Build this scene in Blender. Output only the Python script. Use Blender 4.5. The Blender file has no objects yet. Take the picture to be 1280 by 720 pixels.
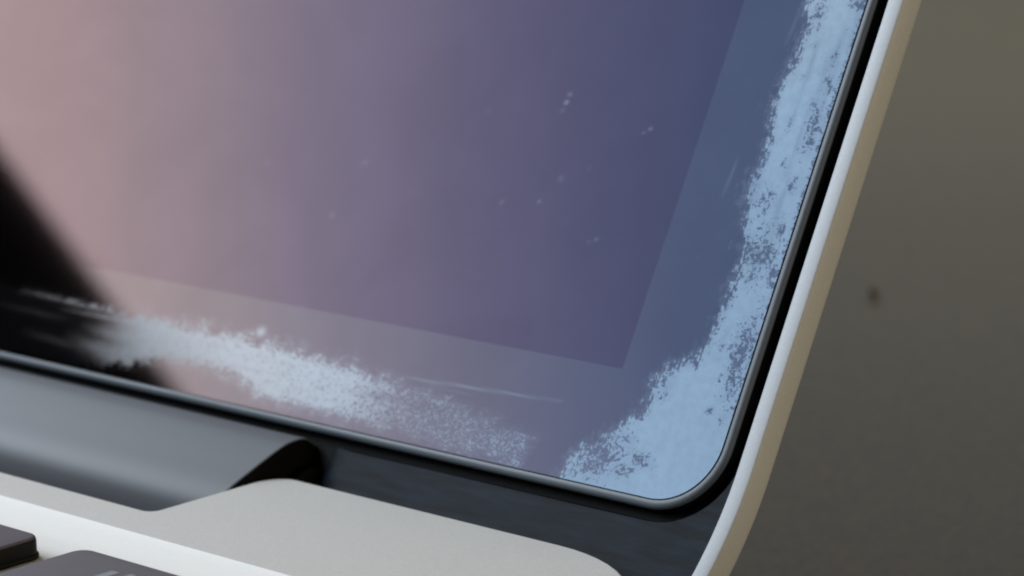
import bpy, bmesh, math, random
import numpy as np
from mathutils import Matrix, Vector, noise as mnoise

random.seed(4)
scene = bpy.context.scene
S = 0.001                                   # all modelling below is in millimetres

# ------------------------------------------------------------------ camera
cam_d = bpy.data.cameras.new("camera")
cam = bpy.data.objects.new("camera", cam_d)
scene.collection.objects.link(cam)
scene.camera = cam
RT = Vector((0.75906, 0.65101, -0.00351))
DN = Vector((0.13241, -0.15966, -0.97825))
FW = Vector((-0.63741, 0.74209, -0.20739))
CAM = Vector((91.75, -124.9, 50.0))
m = Matrix.Identity(4)
for i in range(3):
    m[i][0], m[i][1], m[i][2], m[i][3] = RT[i], -DN[i], -FW[i], CAM[i] * S
cam.matrix_world = m
cam_d.sensor_width = 36.0
cam_d.lens = 99.98
cam_d.clip_start = 0.005
cam_d.clip_end = 60.0
cam_d.dof.use_dof = True
cam_d.dof.focus_distance = 0.167
cam_d.dof.aperture_fstop = 58.0

# ------------------------------------------------------------------ world, lamps, exposure
world = bpy.data.worlds.new("World")
scene.world = world
world.use_nodes = True
world.node_tree.nodes["Background"].inputs[0].default_value = (0.9, 0.95, 1.0, 1)
world.node_tree.nodes["Background"].inputs[1].default_value = 0.012

def area_lamp(name, az, dist, z0, z1, width, side, radiance, color):
    """upright soft light: az degrees from +Y towards +X, heights and distance in metres"""
    a = math.radians(az)
    d = Vector((math.sin(a), math.cos(a), 0))
    t = Vector((d.y, -d.x, 0))
    ld = bpy.data.lights.new(name, 'AREA')
    ld.shape = 'RECTANGLE'
    ld.size = width
    ld.size_y = z1 - z0
    ld.energy = radiance * math.pi * width * (z1 - z0)
    ld.color = color
    o = bpy.data.objects.new(name, ld)
    scene.collection.objects.link(o)
    o.location = d * dist + t * side + Vector((0, 0, (z0 + z1) / 2))
    o.rotation_euler = (math.pi / 2, 0, math.atan2(-d.x, d.y) )
    o.rotation_euler = Vector((d.x, d.y, 0)).to_track_quat('Z', 'Y').to_euler()
    return o

area_lamp("window_light", -104.0, 1.5, 0.772, 2.15, 2.6, -0.25, 10.0, (0.90, 1.0, 1.10))
area_lamp("back_fill_light", -32.0, 2.2, 0.55, 2.3, 2.4, 0.0, 1.8, (0.95, 1.0, 1.08))  # unseen fill added at back left to lift the grey of the hinge barrel
area_lamp("warm_fill_light", 80.0, 1.6, 0.1, 1.5, 2.0, 0.0, 3.0, (1.0, 0.83, 0.58))  # unseen warm fill added on the right to brighten the lid's side face

scene.view_settings.view_transform = 'Standard'
scene.view_settings.look = 'None'
scene.view_settings.exposure = 0.0
scene.view_settings.gamma = 1.0
scene.view_settings.use_curve_mapping = False
scene.cycles.use_denoising = True
scene.cycles.filter_width = 2.0

# ------------------------------------------------------------------ material helpers
def new_mat(name):
    mt = bpy.data.materials.new(name)
    mt.use_nodes = True
    nt = mt.node_tree
    nt.nodes.clear()
    out = nt.nodes.new('ShaderNodeOutputMaterial')
    return mt, nt, out

def N(nt, typ, **kw):
    n = nt.nodes.new(typ)
    for k, v in kw.items():
        setattr(n, k, v)
    return n

def L(nt, a, b):
    nt.links.new(a, b)

def M(nt, op, a, b=None, c=None, clamp=False):
    n = nt.nodes.new('ShaderNodeMath')
    n.operation = op
    n.use_clamp = clamp
    for i, x in enumerate((a, b, c)):
        if x is None:
            continue
        if hasattr(x, 'is_output'):
            nt.links.new(x, n.inputs[i])
        else:
            n.inputs[i].default_value = x
    return n.outputs[0]

def smooth(nt, x, lo, hi, tlo=0.0, thi=1.0):
    n = nt.nodes.new('ShaderNodeMapRange')
    n.interpolation_type = 'SMOOTHSTEP'
    nt.links.new(x, n.inputs[0])
    for i, q in enumerate((lo, hi, tlo, thi)):
        n.inputs[i + 1].default_value = q
    return n.outputs[0]

def noise(nt, vec, scale, detail=2.0, rough=0.5, stretch=None, rot=0.0, warp=0.0):
    mp = nt.nodes.new('ShaderNodeMapping')
    if stretch:
        mp.inputs['Scale'].default_value = stretch
    mp.inputs['Rotation'].default_value = (0, 0, rot)
    nt.links.new(vec, mp.inputs[0])
    n = nt.nodes.new('ShaderNodeTexNoise')
    n.inputs['Scale'].default_value = scale
    n.inputs['Detail'].default_value = detail
    n.inputs['Roughness'].default_value = rough
    n.inputs['Distortion'].default_value = warp
    nt.links.new(mp.outputs[0], n.inputs['Vector'])
    return n.outputs[0]

def ramp(nt, x, stops):
    n = nt.nodes.new('ShaderNodeValToRGB')
    nt.links.new(x, n.inputs[0])
    cr = n.color_ramp
    while len(cr.elements) < len(stops):
        cr.elements.new(0.5)
    for e, (p, c) in zip(cr.elements, stops):
        e.position = p
        e.color = (*c, 1)
    return n.outputs[0]

def surface(name, col, rough=0.5, metallic=0.0, grain=0.0, gscale=8000.0, bump=0.0, bscale=6000.0,
            spec=0.5, col2=None, wear=0.0, stretch=None):
    mt, nt, out = new_mat(name)
    b = N(nt, 'ShaderNodeBsdfPrincipled')
    tc = N(nt, 'ShaderNodeTexCoord')
    v = tc.outputs['Object']
    b.inputs['Roughness'].default_value = rough
    b.inputs['Metallic'].default_value = metallic
    b.inputs['Specular IOR Level'].default_value = spec
    f = noise(nt, v, gscale, 3.0, 0.6, stretch)
    c2 = col2 or tuple(x * (1 + grain) for x in col)
    c1 = tuple(x * (1 - grain) for x in col)
    g = ramp(nt, f, [(0.3, c1), (0.7, c2)])
    L(nt, g, b.inputs['Base Color'])
    if wear:
        w = noise(nt, v, 260.0, 4.0, 0.65)
        r = smooth(nt, w, 0.35, 0.7, max(0.02, rough - wear), min(1, rough + wear))
        L(nt, r, b.inputs['Roughness'])
    if bump:
        bp = N(nt, 'ShaderNodeBump')
        bp.inputs['Strength'].default_value = bump
        bp.inputs['Distance'].default_value = 0.00003
        L(nt, noise(nt, v, bscale, 2.0, 0.6), bp.inputs['Height'])
        L(nt, bp.outputs[0], b.inputs['Normal'])
    L(nt, b.outputs[0], out.inputs[0])
    return mt

MAT = {}
MAT['plate'] = surface('bead_blasted_aluminium', (0.46, 0.45, 0.43), 0.55, 0.35, 0.06, 5600, 0.3, 7000, wear=0.012)
MAT['deck'] = surface('bright_aluminium', (0.56, 0.545, 0.52), 0.6, 0.1, 0.02, 3000, 0.15, 6000)
MAT['rim'] = surface('rim_aluminium', (0.355, 0.368, 0.385), 0.6, 0.15, 0.04, 5000, 0.2, 7000, spec=0.3)
MAT['barrel'] = surface('satin_black_plastic', (0.085, 0.090, 0.103), 0.56, 0.0, 0.05, 9000, 0.15, 9000, spec=0.4)
MAT['cover'] = surface('matt_black_plastic', (0.0048, 0.0080, 0.0128), 0.5, 0.0, 0.75, 1800, 0.25, 4000, spec=0.085, stretch=(0.12, 1, 1))
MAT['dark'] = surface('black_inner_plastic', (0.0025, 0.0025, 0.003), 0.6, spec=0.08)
MAT['gasket'] = surface('grey_rubber', (0.056, 0.068, 0.084), 0.48, 0.0, 0.05, 7000, 0.15, 8000)
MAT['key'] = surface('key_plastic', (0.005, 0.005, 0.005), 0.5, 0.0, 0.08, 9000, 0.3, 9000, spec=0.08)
MAT['key_top'] = surface('key_plastic_lit_top', (0.050, 0.046, 0.056), 0.5, 0.0, 0.08, 9000, 0.3, 9000)  # same plastic as the sides; light on the tops put into its colour
MAT['legend'] = surface('legend_print', (0.15, 0.15, 0.17), 0.6)

def desk_material():
    mt, nt, out = new_mat('desk_laminate')
    b = N(nt, 'ShaderNodeBsdfPrincipled')
    v = N(nt, 'ShaderNodeTexCoord').outputs['Object']
    f = M(nt, 'ADD', M(nt, 'MULTIPLY', noise(nt, v, 330.0, 4.0, 0.7), 0.45), M(nt, 'MULTIPLY_ADD', noise(nt, v, 1300.0, 2.0, 0.6), 1.1, -0.275))
    g = noise(nt, v, 9.0, 3.0, 0.5)
    c = ramp(nt, f, [(0.25, (0.026, 0.0205, 0.0070)), (0.5, (0.049, 0.0385, 0.0140)), (0.75, (0.074, 0.0585, 0.0220))])
    mx = N(nt, 'ShaderNodeMix', data_type='RGBA', blend_type='MULTIPLY')
    mx.inputs[0].default_value = 1.0
    L(nt, c, mx.inputs[6])
    L(nt, ramp(nt, g, [(0.3, (0.9, 0.88, 0.84)), (0.7, (1.06, 1.05, 1.04))]), mx.inputs[7])
    L(nt, mx.outputs[2], b.inputs['Base Color'])
    b.inputs['Roughness'].default_value = 0.5
    b.inputs['Specular IOR Level'].default_value = 0.07
    bp = N(nt, 'ShaderNodeBump')
    bp.inputs['Strength'].default_value = 0.3
    bp.inputs['Distance'].default_value = 0.0002
    L(nt, f, bp.inputs['Height'])
    L(nt, bp.outputs[0], b.inputs['Normal'])
    L(nt, b.outputs[0], out.inputs[0])
    return mt

def glass_material(name, bezel):
    """Coated glass. The anti-reflective coating keeps its angle-dependent tint; where it has
    worn off ('worn' attribute) the bare glass reflects more and paler."""
    mt, nt, out = new_mat(name)
    geo = N(nt, 'ShaderNodeNewGeometry')
    dt = N(nt, 'ShaderNodeVectorMath', operation='DOT_PRODUCT')
    L(nt, geo.outputs['Incoming'], dt.inputs[0])
    L(nt, geo.outputs['Normal'], dt.inputs[1])
    cosi = M(nt, 'ABSOLUTE', dt.outputs['Value'])
    uv = N(nt, 'ShaderNodeUVMap', uv_map='lid_mm').outputs[0]
    sep = N(nt, 'ShaderNodeSeparateXYZ')
    L(nt, uv, sep.inputs[0])
    # tint shift painted up the panel to turn the reflected colour gradient
    film = M(nt, 'ADD', cosi, M(nt, 'MULTIPLY', M(nt, 'SUBTRACT', sep.outputs[1], 12.0), 0.0018))
    def unit(v):
        n = nt.nodes.new('ShaderNodeMapRange')
        L(nt, v, n.inputs[0])
        n.inputs[1].default_value = 0.55
        n.inputs[2].default_value = 0.85
        return n.outputs[0]
    x, xb = unit(film), unit(cosi)
    P = lambda c: (c - 0.55) / 0.30
    k = 10.0                                     # ramp colours stored x10
    def A(r, g, b, t):                           # t: 0 at the left, 1 at the right
        if not bezel:
            return (r * k, g * k, b * k)
        return tuple((q + a + (c - a) * t) * k for q, a, c in zip((r, g, b), (0.0045, 0.0050, 0.0032), (0.0012, 0.0025, 0.0030)))
    coat = ramp(nt, x, [(P(0.60), A(0.049, 0.032, 0.030, 0)), (P(0.645), A(0.042, 0.0275, 0.0265, 0)),
                        (P(0.685), A(0.030, 0.0215, 0.0235, 0)), (P(0.706), A(0.0228, 0.0172, 0.0220, 0.1)),
                        (P(0.740), A(0.0145, 0.0118, 0.0180, 0.3)), (P(0.768), A(0.0096, 0.0090, 0.0155, 0.7)),
                        (P(0.79), A(0.0069, 0.0074, 0.0136, 1)), (P(0.83), A(0.0060, 0.0070, 0.0128, 1))])
    bare = ramp(nt, xb, [(P(0.60), (0.66, 0.66, 0.67)), (P(0.70), (0.65, 0.665, 0.69)),
                         (P(0.74), (0.44, 0.50, 0.56)), (P(0.78), (0.30, 0.41, 0.53)), (P(0.85), (0.275, 0.385, 0.51))])
    at = N(nt, 'ShaderNodeAttribute', attribute_name='worn')
    am = N(nt, 'ShaderNodeAttribute', attribute_name='mottle')
    asx = N(nt, 'ShaderNodeAttribute', attribute_name='mark')
    worn, mott, mark = at.outputs['Fac'], am.outputs['Fac'], asx.outputs['Fac']
    side = N(nt, 'ShaderNodeAttribute', attribute_name='side').outputs['Fac']     # 1 on the right border, 0 below
    def pick(a, b):                                  # a on the bottom border, b on the right border
        return M(nt, 'ADD', M(nt, 'MULTIPLY', a, M(nt, 'SUBTRACT', 1.0, side)), M(nt, 'MULTIPLY', b, side))
    def sgn(v, amp):
        return M(nt, 'MULTIPLY_ADD', v, 2.0 * amp, -amp)
    # ragged border: broad shape, scraped streaks along the border, fine flaking (millimetres)
    n1 = sgn(noise(nt, uv, 0.75, 2.0, 0.5), 0.8)
    n2 = sgn(noise(nt, uv, 2.2, 5.0, 0.62, warp=0.6), 0.95)
    n3 = pick(sgn(noise(nt, uv, 1.0, 3.0, 0.7, (1.0, 6.0, 1), 0.03), 1.05), sgn(noise(nt, uv, 1.0, 3.0, 0.7, (5.5, 1.1, 1), 0.06), 0.95))
    d = M(nt, 'ADD', worn, M(nt, 'ADD', n1, M(nt, 'ADD', n2, n3)))
    body = smooth(nt, d, -0.03, 0.22)
    film_edge = smooth(nt, d, -0.75, 0.25, 0.0, 0.19)
    # branching holes and flecks where the coating is only partly lifted
    v1 = noise(nt, uv, 1.9, 4.0, 0.62, warp=1.3)
    v2 = noise(nt, uv, 5.2, 2.0, 0.6, warp=0.8)
    lace = M(nt, 'MULTIPLY_ADD', M(nt, 'ABSOLUTE', M(nt, 'SUBTRACT', noise(nt, uv, 2.6, 2.0, 0.6, warp=0.7), 0.5)), -4.5, 1.0)
    fl = pick(M(nt, 'ADD', M(nt, 'MULTIPLY', lace, 0.38), M(nt, 'MULTIPLY_ADD', v2, 0.62, -0.115)),
              M(nt, 'ADD', M(nt, 'MULTIPLY', v1, 0.60), M(nt, 'MULTIPLY', v2, 0.40)))
    thr = M(nt, 'MULTIPLY_ADD', mott, 0.24, 0.30)      # more mottle -> higher threshold
    fm = smooth(nt, M(nt, 'SUBTRACT', fl, thr), -0.025, 0.045)
    mw = smooth(nt, mott, 0.0, 0.40, 0.0, 0.92)
    keep = M(nt, 'ADD', M(nt, 'MULTIPLY', fm, mw), M(nt, 'SUBTRACT', 1.0, mw))
    mask = M(nt, 'MAXIMUM', M(nt, 'MULTIPLY', body, keep), film_edge)
    mask = M(nt, 'MULTIPLY', mask, M(nt, 'MULTIPLY_ADD', mott, -0.22, 1.0))
    # soft tonal drift inside the lifted areas
    drift = smooth(nt, noise(nt, uv, 1.5, 4.0, 0.65), 0.32, 0.66, 0.88, 1.0)
    mask = M(nt, 'MULTIPLY', mask, drift)
    mask = M(nt, 'MULTIPLY', mask, N(nt, 'ShaderNodeAttribute', attribute_name='level').outputs['Fac'])
    mask = M(nt, 'MAXIMUM', mask, mark)
    mx = N(nt, 'ShaderNodeMix', data_type='RGBA')
    L(nt, mask, mx.inputs[0])
    L(nt, coat, mx.inputs[6])
    L(nt, bare, mx.inputs[7])
    sc = N(nt, 'ShaderNodeVectorMath', operation='SCALE')
    sc.inputs['Scale'].default_value = 1.0 / k
    L(nt, mx.outputs[2], sc.inputs[0])
    # faint handling smudges on the glass
    sm = smooth(nt, noise(nt, uv, 0.11, 4.0, 0.6, warp=0.5), 0.3, 0.7, 0.955 / k, 1.03 / k)
    L(nt, sm, sc.inputs['Scale'])
    gl = N(nt, 'ShaderNodeBsdfGlossy')
    L(nt, sc.outputs[0], gl.inputs['Color'])
    L(nt, M(nt, 'MULTIPLY_ADD', mask, 0.10, 0.035), gl.inputs['Roughness'])
    df = N(nt, 'ShaderNodeBsdfDiffuse')
    dc = N(nt, 'ShaderNodeMix', data_type='RGBA')
    L(nt, mask, dc.inputs[0])
    dc.inputs[6].default_value = (0.0006, 0.0006, 0.0007, 1)
    dc.inputs[7].default_value = (0.009, 0.010, 0.012, 1)
    L(nt, dc.outputs[2], df.inputs['Color'])
    ad = N(nt, 'ShaderNodeAddShader')
    L(nt, gl.outputs[0], ad.inputs[0])
    L(nt, df.outputs[0], ad.inputs[1])
    L(nt, ad.outputs[0], out.inputs[0])
    return mt

MAT['desk'] = desk_material()
MAT['bezel_glass'] = glass_material('worn_bezel_glass', True)
MAT['display_glass'] = glass_material('coated_display_glass', False)

# ------------------------------------------------------------------ mesh helpers
ROOT = Vector((-146.7, -95.0, -16.0))

def link(name, me, mats, parent=None, smooth_shade=True, loc=None):
    me.name = name
    for mt in (mats if isinstance(mats, (list, tuple)) else [mats]):
        me.materials.append(mt)
    if smooth_shade:
        me.polygons.foreach_set('use_smooth', [True] * len(me.polygons))
        me.update()
    o = bpy.data.objects.new(name, me)
    scene.collection.objects.link(o)
    if parent:
        o.parent = parent
    if loc is not None:
        o.location = loc
    return o

def mesh_from(verts, faces, origin=(0, 0, 0)):
    me = bpy.data.meshes.new('m')
    og = Vector(origin)
    me.from_pydata([tuple((Vector(v) - og) * S) for v in verts], [], faces)
    bm = bmesh.new()
    bm.from_mesh(me)
    bmesh.ops.remove_doubles(bm, verts=bm.verts, dist=1e-7)
    bmesh.ops.recalc_face_normals(bm, faces=bm.faces)
    bm.to_mesh(me)
    bm.free()
    return me

def sharpen(me, deg=35):
    me.set_sharp_from_angle(angle=math.radians(deg))

def arc(cx, cy, r, a0, a1, n):
    return [(cx + r * math.cos(math.radians(a0 + (a1 - a0) * i / n)),
             cy + r * math.sin(math.radians(a0 + (a1 - a0) * i / n))) for i in range(n + 1)]

def offset_loop(pts, d):
    """inward offset of a counter-clockwise loop"""
    out = []
    n = len(pts)
    for i in range(n):
        p0, p1, p2 = Vector(pts[i - 1]), Vector(pts[i]), Vector(pts[(i + 1) % n])
        a = (p1 - p0).normalized()
        b = (p2 - p1).normalized()
        na, nb = Vector((-a.y, a.x)), Vector((-b.y, b.x))
        mm = na + nb
        if mm.length < 1e-6:
            mm = na
        mm.normalize()
        k = max(0.35, mm.dot(na))
        q = p1 + mm * (d / k)
        out.append((q.x, q.y))
    return out

def round_rect(x0, y0, x1, y1, r, n=6):
    return (arc(x1 - r, y0 + r, r, -90, 0, n) + arc(x1 - r, y1 - r, r, 0, 90, n)
            + arc(x0 + r, y1 - r, r, 90, 180, n) + arc(x0 + r, y0 + r, r, 180, 270, n))

def loft(loops, close_first=False, close_last=False, cyclic=False):
    """loops: lists of 3-D points, same length; returns verts, faces"""
    n = len(loops[0])
    verts = [p for lp in loops for p in lp]
    faces = []
    rows = len(loops)
    for r in range(rows if cyclic else rows - 1):
        r2 = (r + 1) % rows
        for i in range(n):
            j = (i + 1) % n
            faces.append((r * n + i, r * n + j, r2 * n + j, r2 * n + i))
    if close_first:
        faces.append(tuple(range(n)))
    if close_last:
        faces.append(tuple((rows - 1) * n + i for i in range(n)))
    return verts, faces

# ------------------------------------------------------------------ desk
me = bpy.data.meshes.new('desk')
bm = bmesh.new()
bmesh.ops.create_cube(bm, size=1.0)
for v in bm.verts:
    v.co = Vector((v.co.x * 3.2 - 0.5, v.co.y * 4.4 + 0.9, -0.016 + (v.co.z - 0.5) * 0.03))
bmesh.ops.bevel(bm, geom=bm.edges[:], offset=0.002, segments=2, affect='EDGES')
# object origin at the desk top
for v in bm.verts:
    v.co.z += 0.016
bm.to_mesh(me)
bm.free()
desk = link('desk', me, MAT['desk'], smooth_shade=False, loc=(0, 0, -0.016))
desk['kind'] = 'structure'

# a crumb lying on the desk beside the laptop
me = bpy.data.meshes.new('crumb')
bm = bmesh.new()
bmesh.ops.create_icosphere(bm, subdivisions=3, radius=0.0006)
for v in bm.verts:
    k = 1 + 0.45 * mnoise.noise(v.co * 900)
    v.co = Vector((v.co.x * k, v.co.y * k * 0.9, max(v.co.z * k, -0.0008) + 0.0008))
bm.to_mesh(me)
bm.free()
crumb = link('crumb', me, surface('dark_crumb', (0.075, 0.060, 0.030), 0.8, grain=0.3), loc=(-0.0768, 0.1320, -0.016))
crumb['label'] = 'tiny dark crumb lying on the desk to the right of the laptop'
crumb['category'] = 'crumb'

# ------------------------------------------------------------------ laptop root
laptop = bpy.data.objects.new('laptop', None)
scene.collection.objects.link(laptop)
laptop.location = ROOT * S
laptop.empty_display_size = 0.05
laptop['label'] = 'open silver laptop with peeling screen coating, standing on the dark desk'
laptop['category'] = 'laptop'

XR, XL = -1.3, -292.1            # right and left edge of the base
XC = (XR + XL) / 2

# ------------------------------------------------------------------ base: top plate and body
nx, ny = -35.6, -11.0            # hinge notch: side x, front y
def mirror(p):
    return (2 * XC - p[0], p[1])
right = (arc(XR - 10.5, -10.5, 10.5, 0, 90, 14)
         + [(-20.0, 0.0), (-28.0, 0.0)]
         + arc(nx + 3.4, -4.6, 4.6, 90, 180, 8)[0:0]
         + [(nx + 1.9 - 1.9 * math.sin(math.radians(t)), -2.3 + 2.3 * math.cos(math.radians(t))) for t in range(0, 91, 10)]
         + [(nx, -7.0)]
         + [(nx - 0.7 + 0.7 * math.cos(math.radians(t)), ny + 0.7 - 0.7 * math.sin(math.radians(t))) for t in range(0, 91, 15)])
xs_cut = [(-60.0, ny), (-100.0, ny)]
left = [mirror(p) for p in reversed(right)]
front = arc(XL + 9, -190, 9, 180, 270, 8) + arc(XR - 9, -190, 9, 270, 360, 8)
outline = right + xs_cut + [mirror(p) for p in reversed(xs_cut)] + left + front
well = round_rect(-279.0, -115.0, -12.4, -14.6, 4.2, 6)

loops = []
for o, z in ((1.6, -15.0), (0.5, -14.2), (0.0, -12.8), (0.0, -0.22), (0.05, -0.08), (0.17, 0.0)):
    loops.append([(p[0], p[1], z) for p in offset_loop(outline, o)])
vs, fs = loft(loops, close_first=True)
me = mesh_from(vs, fs, ROOT)
bm = bmesh.new()
bm.from_mesh(me)
# top face with the keyboard well cut out
top_edge = [e for e in bm.edges if e.is_boundary]
wv = [bm.verts.new(((p[0] - ROOT.x) * S, (p[1] - ROOT.y) * S, (0 - ROOT.z) * S)) for p in well]
we = [bm.edges.new((wv[i], wv[(i + 1) % len(wv)])) for i in range(len(wv))]
bmesh.ops.triangle_fill(bm, use_beauty=True, use_dissolve=False, edges=top_edge + we)
bmesh.ops.recalc_face_normals(bm, faces=bm.faces)
bm.to_mesh(me)
bm.free()
sharpen(me, 25)
base_case = link('base_case', me, MAT['plate'], laptop)

# keyboard deck: a shallow sloped rim leading down to the flat bed of the keys
loops = []
for o, z in ((0.0, 0.0), (0.12, -0.04), (0.9, -0.22), (1.9, -0.42), (2.6, -0.54), (3.2, -0.60)):
    loops.append([(p[0], p[1], z) for p in offset_loop(well, o)])
vs, fs = loft(loops, close_last=True)
me = mesh_from(vs, fs, ROOT)
for p in me.polygons:
    pass
if me.polygons[-1].normal.z < 0:
    me.flip_normals()
sharpen(me, 40)
link('keyboard_deck', me, MAT['deck'], laptop)

# rubber feet
def foot(x, y):
    lp = [[(p[0], p[1], z) for p in arc(x, y, r, 0, 345, 23)] for r, z in ((6.5, -15.0), (6.5, -15.7), (6.0, -16.0))]
    v, f = loft(lp, True, True)
    link('rubber_foot', mesh_from(v, f, ROOT), MAT['dark'], laptop)
for x in (-24, -270):
    for y in (-22, -178):
        foot(x, y)

# ------------------------------------------------------------------ keys
def key_mesh(w, d):
    """origin at the rear-left corner of the cap, on the deck"""
    prof = [(-0.10, 0.0), (-0.14, 0.15), (-0.10, 0.28), (-0.01, 0.34), (0.0, 1.05), (0.04, 1.24), (0.12, 1.33), (0.26, 1.355)]
    loops = []
    rect = round_rect(0, -d, w, 0, 1.0, 7)
    for o, z in prof:
        loops.append([(p[0], p[1], z) for p in offset_loop(rect, o)])
    v, f = loft(loops, True, True)
    me = mesh_from(v, f)
    sharpen(me, 50)
    return me

ZD = -0.60
KX, KY = -31.35, -20.15            # rear-left corner of the key nearest the corner
km = key_mesh(15.2, 8.6)
km.name = 'key'
km.materials.append(MAT['key'])
km.polygons.foreach_set('use_smooth', [True] * len(km.polygons))
km.update()
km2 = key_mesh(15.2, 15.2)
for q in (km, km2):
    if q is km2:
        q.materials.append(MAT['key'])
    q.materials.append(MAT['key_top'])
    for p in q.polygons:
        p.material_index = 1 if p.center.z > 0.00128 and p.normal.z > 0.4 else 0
km2.polygons.foreach_set('use_smooth', [True] * len(km2.polygons))
km2.update()

def key_at(x, y, mesh):
    o = bpy.data.objects.new('key', mesh)
    scene.collection.objects.link(o)
    o.parent = laptop
    o.location = (Vector((x, y, ZD)) - ROOT) * S
    return o

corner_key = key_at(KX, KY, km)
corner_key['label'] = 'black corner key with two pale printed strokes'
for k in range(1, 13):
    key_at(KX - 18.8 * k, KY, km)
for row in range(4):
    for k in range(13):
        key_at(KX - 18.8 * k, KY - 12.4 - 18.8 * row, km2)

# printed legend on the corner key: two short parallel strokes
vs, fs = [], []
for x0, y0, w in ((-26.6, -22.15, 0.65), (-25.3, -21.9, 0.5)):
    for z in (1.357, 1.372):
        b = len(vs)
        vs += [(x0, y0 - 3.4, z), (x0 + w, y0 - 3.4, z), (x0 + w, y0, z), (x0, y0, z)]
    b -= 4
    fs += [(b, b + 3, b + 2, b + 1), (b + 4, b + 5, b + 6, b + 7)]
    for i in range(4):
        j = (i + 1) % 4
        fs.append((b + i, b + j, b + 4 + j, b + 4 + i))
me = mesh_from([(x, y, z) for x, y, z in vs], fs, (KX, KY, 0))
link('legend', me, MAT['legend'], corner_key, smooth_shade=False)

# ------------------------------------------------------------------ lid frame of reference
TH = math.radians(119.48)
LV = Vector((0, -math.cos(TH), math.sin(TH)))       # up the lid
LN = Vector((0, -math.sin(TH), -math.cos(TH)))      # out of the screen
LO = Vector((0, 2.0, 0))
def lid(x, v, n=0.0):
    return LO + Vector((x, 0, 0)) + LV * v + LN * n

VTOP = 196.0
LXR = -1.42                                         # outer right edge of the lid
LXL = 2 * XC - LXR
# outer outline (x, v), counter-clockwise, corner with a long easing curve at the bottom
def lid_outline():
    c = []
    for i in range(0, 13):
        t = i / 12
        v = 6.2 - t * 10.2
        c.append((LXR - (6.2 - v) ** 2 / (2 * 31.0), v))
    # tighter turn under the hinge
    ex, ev = c[-1]
    c += [(ex - 0.7, ev - 1.5), (ex - 1.9, ev - 2.8), (ex - 3.6, ev - 3.6), (ex - 6.0, ev - 4.0)]
    c = list(reversed(c))                            # from the bottom going right and up
    rgt = c + [(LXR, 20.0), (LXR, 45.0), (LXR, 100.0)] + arc(LXR - 9, VTOP - 9, 9, 0, 90, 8)
    lft = [mirror2(p) for p in reversed(rgt)]
    return rgt + lft
def mirror2(p):
    return (LXL + LXR - p[0], p[1])
lo = lid_outline()
prof = [(3.0, -1.25), (1.13, -1.25), (1.12, -0.12), (1.10, -0.04), (1.05, -0.02), (0.26, -0.02), (0.14, -0.05), (0.04, -0.15),
        (0.0, -0.30), (0.0, -1.55), (0.06, -1.85), (0.25, -2.15), (0.8, -2.6), (2.4, -3.2), (6.0, -3.9), (14.0, -4.5)]
loops = [[lid(p[0], p[1], n) for p in offset_loop(lo, o)] for o, n in prof]
vs, fs = loft(loops, False, True)
me = mesh_from(vs, fs, ROOT)
sharpen(me, 30)
lid_shell = link('lid_shell', me, MAT['rim'], laptop)

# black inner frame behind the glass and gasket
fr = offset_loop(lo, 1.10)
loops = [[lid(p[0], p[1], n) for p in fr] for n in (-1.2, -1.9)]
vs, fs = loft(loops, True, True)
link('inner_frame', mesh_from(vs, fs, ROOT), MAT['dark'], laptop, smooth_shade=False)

# hinge covers: the black strip under the glass on either side of the barrel
def hinge_cover(flip):
    xl = -34.35
    pts = []
    inner = [p for p in offset_loop(lo, 1.16)]
    # right boundary follows the rim
    rb = sorted([p for p in inner if p[1] < 9.5 and p[0] > -6.5], key=lambda p: p[1])
    low = -5.2
    rb = [p for p in rb if p[1] > low]
    poly = [(xl, low)] + [(rb[0][0] - 0.3, low)] + rb
    ar = arc(-8.02, 7.22, 5.16, -8, -90, 12)
    rb = [p for p in rb if p[1] < ar[0][1] - 0.1]
    poly += [q for q in [(min(p[0], rb[-1][0] - 0.03), p[1]) for p in ar]]
    poly = [p for p in poly if p[1] < ar[0][1] + 0.01] + [(xl, 2.06)]
    clean = [poly[0]]
    for p in poly[1:]:
        if math.hypot(p[0] - clean[-1][0], p[1] - clean[-1][1]) > 0.05:
            clean.append(p)
    poly = clean
    def lp(o, n, slip=0.0):
        q = offset_loop(poly, o)
        return q, n
    out = []
    for k, n, sh in ((0.0, -1.19, 0), (0.0, -1.0, 0.12), (0.0, -0.85, 0.40), (0.03, -0.70, 0.95), (0.12, -0.60, 1.9)):
        q = offset_loop(poly, k)
        row = []
        for (x, v) in q:
            row.append((x + (sh if x < xl + 0.5 else 0.0), v, n))
        out.append(row)
    loops = []
    for row in out:
        loops.append([lid(mirror2((x, v))[0] if flip else x, v, n) for x, v, n in row])
    vs, fs = loft(loops, True, True)
    # round the left end back into the gap
    me = mesh_from(vs, fs, ROOT)
    sharpen(me, 40)
    return link('hinge_cover', me, MAT['cover'], laptop)
hinge_cover(False)
hinge_cover(True)

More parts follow.
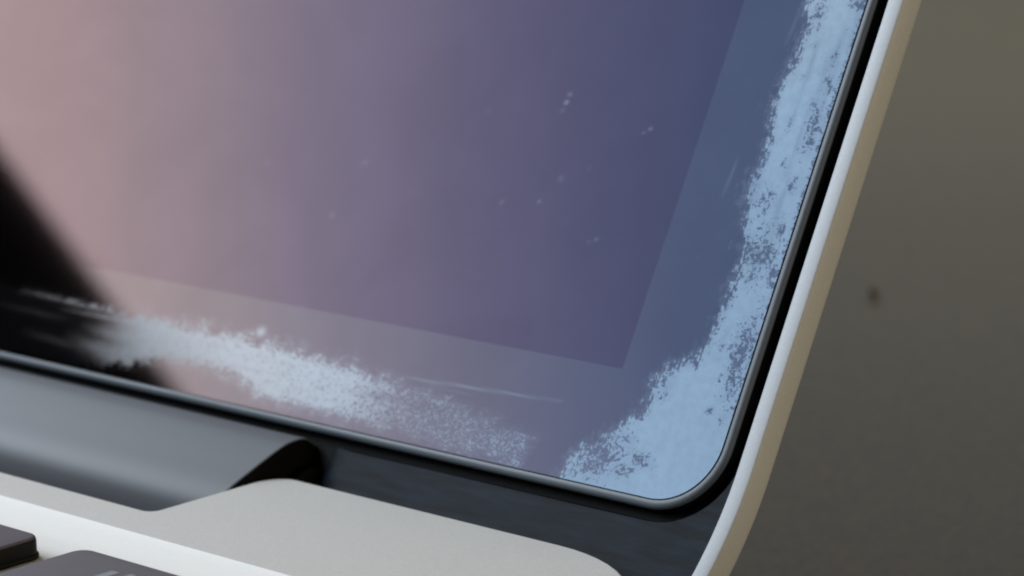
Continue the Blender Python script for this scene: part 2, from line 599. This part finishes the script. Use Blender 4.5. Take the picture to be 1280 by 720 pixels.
# hinge barrel (clutch cover) lying in the notch
bp = [(3.4, 1.55), (3.0, 1.78), (2.4, 1.86), (1.5, 1.80), (0.8, 1.64), (0.0, 1.38), (-1.1, 0.99), (-2.2, 0.58), (-3.4, 0.13), (-4.2, -0.24),
      (-4.8, -0.68), (-5.15, -1.2), (-5.32, -1.8), (-5.4, -2.6), (-5.4, -3.6), (-5.3, -6.5), (-4.5, -8.5),
      (-2.0, -9.5), (2.5, -9.0), (5.0, -6.0), (5.0, -1.0), (4.2, 0.8)]
def dense(pts, n=3):
    out = []
    m_ = len(pts)
    for i in range(m_):
        p0, p1, p2, p3 = (Vector(pts[(i + k) % m_]) for k in (-1, 0, 1, 2))
        for j in range(n):
            t = j / n
            out.append(tuple(0.5 * ((2 * p1) + (p2 - p0) * t + (2 * p0 - 5 * p1 + 4 * p2 - p3) * t * t
                                    + (3 * p1 - p0 - 3 * p2 + p3) * t ** 3)))
    return out
bpd = dense(bp, 4)
bx0, bx1 = -36.0, 2 * XC + 36.0
rows = []
cy, cz = 0.0, -3.0
for x, k in ((bx0 - 1.2, 0.86), (bx0 - 0.02, 0.97), (bx0, 0.988), (bx0 - 0.05, 0.997), (bx0 - 0.12, 1.0), (bx0 - 40, 1.0), (bx1 + 40, 1.0), (bx1 + 0.16, 1.0),
             (bx1, 0.985), (bx1 + 1.2, 0.86)):
    rows.append([(x, cy + (p[0] - cy) * k, cz + (p[1] - cz) * k) for p in bpd])
vs, fs = loft(rows, True, True)
me = mesh_from(vs, fs, ROOT)
sharpen(me, 40)
link('hinge_barrel', me, MAT['barrel'], laptop)
# dark hollow end of the barrel
vs, fs = loft([[(x, cy + (p[0] - cy) * 0.982, cz + (p[1] - cz) * 0.982) for p in bpd] for x in (bx0 - 0.3, bx0 + 0.03)], True, True)
link('barrel_end_cap', mesh_from(vs, fs, ROOT), MAT['dark'], laptop, smooth_shade=False)
# dark hinge arm in the gap between barrel and cover
vs, fs = loft([[(x, cy + (p[0] - cy) * 0.55 + 1.5, cz + (p[1] - cz) * 0.62) for p in bpd] for x in (bx0 + 0.2, -34.9)], True, True)
link('hinge_arm', mesh_from(vs, fs, ROOT), MAT['dark'], laptop, smooth_shade=True)

# ------------------------------------------------------------------ glass, display and gasket
GX1, GV0 = -4.02, 3.22                      # right and bottom edge of the glass
GX0, GV1 = LXL + LXR - GX1, VTOP - 4.0
GR = 4.0
DX1, DV0 = -12.90, 10.62                    # corner of the lit area of the panel
DX0, DV1 = LXL + LXR - DX1, VTOP - 15.0

RIGHT = [(-8.4, 60), (-8.4, 36.4), (-7.76, 33.49), (-7.97, 30.8), (-8.37, 28.63), (-7.6, 26.06), (-7.92, 24.18), (-8.13, 22.32),
         (-7.27, 20.34), (-6.83, 18.84), (-7.04, 15.45), (-7.34, 13.1), (-7.93, 11.98), (-9.83, 11.26), (-10.39, 10.04),
         (-10.3, 8.25), (-11.94, 6.94), (-13.59, 5.62), (-14.66, 4.4), (-15.03, 3.45), (-15.35, 2.5), (-8.36, 2.0),
         (-3.2, 2.0), (-3.2, 7.19), (-3.4, 14.7), (-3.45, 22.87), (-3.45, 36.74), (-3.45, 60)]
BOTTOM = [(-90, 8.0), (-71.34, 8.22), (-65.1, 8.35), (-61.48, 8.13), (-57.1, 7.91), (-52.95, 7.93), (-48.91, 7.94), (-42.64, 7.91),
          (-37.23, 7.61), (-34.26, 7.51), (-31.95, 7.16), (-28.28, 6.83), (-25.44, 6.64), (-22.43, 5.92), (-19.55, 5.35),
          (-17.74, 5.36), (-18.08, 4.93), (-18.15, 3.4), (-23.97, 3.6), (-29.53, 3.75), (-32.39, 3.8), (-35.31, 3.85),
          (-39.05, 3.9), (-41.32, 3.9), (-42.41, 4.4), (-43.99, 5.09), (-48.31, 5.2), (-51.5, 4.9), (-54.5, 4.2), (-57.5, 3.5), (-62.43, 3.32), (-68.6, 3.21), (-90, 3.2)]

def sdist(px, py, poly):
    """signed distance to polygon, positive inside"""
    poly = np.array(poly, float)
    d2 = np.full(px.shape, 1e9)
    inside = np.zeros(px.shape, bool)
    for i in range(len(poly)):
        a, b = poly[i], poly[(i + 1) % len(poly)]
        e = b - a
        t = np.clip(((px - a[0]) * e[0] + (py - a[1]) * e[1]) / max(e @ e, 1e-9), 0, 1)
        dx, dy = px - a[0] - t * e[0], py - a[1] - t * e[1]
        d2 = np.minimum(d2, dx * dx + dy * dy)
        c = (a[1] > py) != (b[1] > py)
        with np.errstate(divide='ignore', invalid='ignore'):
            xi = a[0] + (py - a[1]) * (b[0] - a[0]) / (b[1] - a[1])
        inside ^= c & (px < xi)
    d = np.sqrt(d2)
    return np.where(inside, d, -d)

def sstep(x, a, b):
    t = np.clip((x - a) / (b - a), 0, 1)
    return t * t * (3 - 2 * t)

def blob(px, py, x, y, rx, ry, a=0.0):
    c, s_ = math.cos(a), math.sin(a)
    u, w = (px - x) * c + (py - y) * s_, -(px - x) * s_ + (py - y) * c
    return np.exp(-((u / rx) ** 2 + (w / ry) ** 2))

def stroke(px, py, x0, y0, x1, y1, w):
    e = np.array([x1 - x0, y1 - y0])
    t = np.clip(((px - x0) * e[0] + (py - y0) * e[1]) / (e @ e), 0, 1)
    d = np.hypot(px - x0 - t * e[0], py - y0 - t * e[1])
    return np.exp(-(d / w) ** 2) * (0.35 + 0.65 * np.sin(np.pi * t))

rng = random.Random(11)
def fields(px, py):
    dr = sdist(px, py, RIGHT)
    db = sdist(px, py, BOTTOM)
    worn = np.clip(np.maximum(dr, db), -4, 4)
    # mottle: 0 solid, 1 strongly speckled
    mr = np.full(px.shape, 0.16)
    mr = np.maximum(mr, 0.95 * blob(px, py, -12.6, 5.0, 2.9, 1.9, 0.6))
    mr = np.maximum(mr, 0.8 * blob(px, py, -10.6, 4.6, 1.7, 0.9, 0.5))
    mr = np.maximum(mr, 0.85 * blob(px, py, -9.6, 5.3, 1.3, 0.7))
    mr = np.maximum(mr, 0.95 * blob(px, py, -4.8, 12.6, 1.1, 3.6, 0.05))
    mr = np.maximum(mr, 0.90 * blob(px, py, -5.6, 19.0, 1.6, 2.6))
    mr = np.maximum(mr, 0.75 * blob(px, py, -6.6, 22.5, 1.0, 1.6))
    mr = np.maximum(mr, 0.85 * blob(px, py, -4.9, 27.3, 0.8, 2.2))
    mr = np.maximum(mr, 0.80 * blob(px, py, -4.8, 30.2, 0.7, 0.9))
    mr = np.maximum(mr, 0.75 * blob(px, py, -7.2, 34.5, 0.9, 2.2))
    mr = np.maximum(mr, 0.70 * blob(px, py, -9.5, 10.2, 0.9, 1.3))
    mr = np.maximum(mr, 0.60 * (1 - sstep(dr, 0.1, 1.0)))
    mr = np.maximum(mr, 0.75 * (1 - sstep(-4.02 - px, 0.05, 0.5)) * (py > 9))
    for k in range(34):
        x0, y0 = -4.3 - 2.6 * rng.random() ** 1.5, 8 + 28 * rng.random()
        mr = np.maximum(mr, (0.4 + 0.5 * rng.random()) * blob(px, py, x0, y0, 0.25 + 0.5 * rng.random(), 0.3 + 1.0 * rng.random()))
    mr = np.maximum(mr, 0.9 * blob(px, py, -5.7, 9.1, 0.4, 0.35))
    mb = 0.22 + 0.72 * sstep(px, -34.5, -27.5) * (1 - 0.2 * sstep(px, -21, -18))
    mb = np.maximum(mb, 0.75 * (1 - sstep(db, 0.1, 0.9)))
    mb = mb * (1 - 0.8 * sstep(-px, 50, 56))
    mott = np.where(dr > db, mr, mb)
    mk = np.zeros(px.shape)
    for (x, y, r, a) in ((-24.06, 27.18, .15, .55), (-24.0, 27.75, .16, .26), (-24.15, 26.6, .18, .12), (-16.78, 26.1, .13, .30), (-17.2, 25.8, .12, .18),
                         (-23.52, 20.33, .14, .25), (-18.1, 18.45, .16, .18), (-18.6, 18.2, .12, .14), (-43.18, 8.4, .42, .75),
                         (-30.2, 26.0, .2, .05), (-20.5, 23.0, .12, .10), (-27.3, 15.2, .12, .08), (-34.2, 19.7, .15, .06)):
        mk = np.maximum(mk, a * blob(px, py, x, y, r, r * 0.8))
    mk = np.maximum(mk, 0.30 * stroke(px, py, -31.0, 7.30, -16.6, 7.86, 0.075))
    mk = np.maximum(mk, 0.08 * stroke(px, py, -28.0, 7.0, -23.0, 7.2, 0.08))
    mk = np.maximum(mk, 0.15 * stroke(px, py, -9.75, 22.4, -9.55, 24.9, 0.10))
    mk = np.maximum(mk, 0.10 * stroke(px, py, -8.8, 32.5, -8.5, 35.5, 0.12))
    for (x0, y0, x1, y1) in ((-19.5, 5.0, -17.2, 5.25), (-19.0, 4.5, -17.4, 4.72), (-19.3, 4.2, -17.6, 4.3)):
        mk = np.maximum(mk, 0.18 * stroke(px, py, x0, y0, x1, y1, 0.11))
    lv = np.where(dr > db, 1.0, 1.0 - 0.28 * sstep(px, -35.0, -29.0))
    # faint scrape marks running up the right border
    for k in range(30):
        x0 = -8.2 + 4.0 * rng.random()
        y0 = 9 + 24 * rng.random()
        ln = 1.0 + 4.5 * rng.random()
        lv = lv - np.where(dr > db, 1, 0) * 0.22 * rng.random() * stroke(px, py, x0, y0, x0 - 0.15 + 0.3 * rng.random(), y0 + ln, 0.10 + 0.15 * rng.random())
    # scraped streaks run along the bottom border
    for k in range(26):
        x0 = -52 + 33 * rng.random()
        y0 = 4.2 + 3.6 * rng.random()
        ln = 2 + 7 * rng.random()
        lv = lv - np.where(dr > db, 0, 1) * 0.28 * rng.random() * stroke(px, py, x0, y0, x0 + ln, y0 + (rng.random() - 0.5) * 0.5, 0.14 + 0.12 * rng.random())
    dark = sstep(-px, 53, 60)  # dark reflection painted in: peeled patches dimmed towards the left
    st = np.zeros(px.shape)
    for (x0, y0, x1, y1, w, q) in ((-68, 7.9, -53, 7.8, .22, .9), (-63, 7.2, -54, 7.3, .2, .5), (-60, 6.2, -53, 5.9, .5, .5), (-61, 5.1, -52, 4.6, .7, .75),
                                   (-66, 5.0, -58, 4.6, .3, .4), (-70, 6.6, -62, 6.5, .25, .3)):
        st = np.maximum(st, q * stroke(px, py, x0, y0, x1, y1, w))
    lv = np.where(dr > db, lv, lv * (1 - dark) + dark * np.minimum(1, 0.12 + st))
    for k in range(16):                                  # dust of all sizes
        x0, y0 = -80 + 74 * rng.random(), 4 + 34 * rng.random()
        q = rng.random() ** 3
        mk = np.maximum(mk, (0.02 + 0.10 * q) * blob(px, py, x0, y0, 0.10 + 0.10 * rng.random(), 0.09 + 0.16 * rng.random(), 3 * rng.random()))
    return worn, mott, mk, np.clip(lv, 0.05, 1), sstep(dr - db, -1.0, 1.0)

FX0, FV1, STEP = -84.0, 42.0, 0.15
xsn = np.concatenate([[GX0], np.arange(FX0, DX1 - 0.05, STEP), [DX1], np.arange(DX1 + STEP, GX1 - 0.05, STEP), [GX1]])
xsn = np.insert(xsn, 1, [DX0])
vsn = np.concatenate([[GV0], np.arange(GV0 + STEP, DV0 - 0.05, STEP), [DV0], np.arange(DV0 + STEP, FV1, STEP), [DV1, GV1]])
gx, gv = np.meshgrid(xsn, vsn)                       # [row v, col x]
# bend the square corner of the grid into the round corner of the glass
a_ = np.clip((gx - (GX1 - GR)) / GR, 0, 1)
b_ = np.clip(((GV0 + GR) - gv) / GR, 0, 1)
inc = (a_ > 0) & (b_ > 0)
rx = np.where(inc, GX1 - GR + GR * a_ * np.sqrt(1 - b_ * b_ / 2), gx)
rv = np.where(inc, GV0 + GR - GR * b_ * np.sqrt(1 - a_ * a_ / 2), gv)
W_, M_, K_, V_, D_ = fields(rx, rv)
nr, nc = gx.shape
P3 = (np.array(LO)[None, None, :] + rx[..., None] * np.array([1., 0, 0]) + rv[..., None] * np.array(LV)) - np.array(ROOT)
P3 = (P3 * S).reshape(-1, 3)
cr, cc = np.meshgrid(np.arange(nr - 1), np.arange(nc - 1), indexing='ij')
midx = 0.5 * (gx[cr, cc] + gx[cr, cc + 1])
midv = 0.5 * (gv[cr, cc] + gv[cr + 1, cc])
is_disp = (midx < DX1) & (midx > DX0) & (midv > DV0) & (midv < DV1)
quad = np.stack([cr * nc + cc, cr * nc + cc + 1, (cr + 1) * nc + cc + 1, (cr + 1) * nc + cc], -1)

def glass_part(name, sel, mat, parent):
    q = quad[sel].reshape(-1, 4)
    used, inv = np.unique(q, return_inverse=True)
    inv = inv.reshape(-1, 4)
    me = bpy.data.meshes.new(name)
    me.vertices.add(len(used))
    me.vertices.foreach_set('co', P3[used].astype(np.float32).ravel())
    me.loops.add(inv.size)
    me.loops.foreach_set('vertex_index', inv.ravel().astype(np.int32))
    me.polygons.add(len(inv))
    me.polygons.foreach_set('loop_start', np.arange(0, inv.size, 4, dtype=np.int32))
    me.update(calc_edges=True)
    uvl = me.uv_layers.new(name='lid_mm')
    uv = np.stack([rx.ravel()[used][inv.ravel()], rv.ravel()[used][inv.ravel()]], -1)
    uvl.data.foreach_set('uv', uv.astype(np.float32).ravel())
    for nm, arr in (('worn', W_), ('mottle', M_), ('mark', K_), ('level', V_), ('side', D_)):
        at = me.attributes.new(nm, 'FLOAT', 'POINT')
        at.data.foreach_set('value', arr.ravel()[used].astype(np.float32))
    me.validate()
    return link(name, me, mat, parent, smooth_shade=True)

bezel = glass_part('bezel_glass', ~is_disp, MAT['bezel_glass'], laptop)
bezel['label'] = 'glass border with pale patches of peeled coating'
glass_part('display_glass', is_disp, MAT['display_glass'], laptop)

# rubber gasket running round the glass
gl = (arc(GX1 - GR, GV0 + GR, GR, -90, 0, 14) + [(GX1, 20.0), (GX1, 45.0)] + arc(GX1 - GR, GV1 - GR, GR, 0, 90, 8)
      + arc(GX0 + GR, GV1 - GR, GR, 90, 180, 8) + arc(GX0 + GR, GV0 + GR, GR, 180, 270, 8))
gp = [(0.02, -0.9), (0.02, -0.12), (-0.025, -0.13), (-0.05, -0.07), (-0.10, -0.045), (-0.28, -0.045), (-0.42, -0.075), (-0.52, -0.15),
      (-0.58, -0.30), (-0.60, -0.60), (-0.60, -1.15)]
loops = [[lid(p[0], p[1], n) for p in offset_loop(gl, o)] for o, n in gp]
vs, fs = loft(loops, cyclic=True)
me = mesh_from(vs, fs, ROOT)
sharpen(me, 50)
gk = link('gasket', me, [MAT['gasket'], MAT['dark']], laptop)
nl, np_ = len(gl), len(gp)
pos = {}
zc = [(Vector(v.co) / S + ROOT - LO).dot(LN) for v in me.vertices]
for p in me.polygons:                                # shade in the channel, painted as a black flank
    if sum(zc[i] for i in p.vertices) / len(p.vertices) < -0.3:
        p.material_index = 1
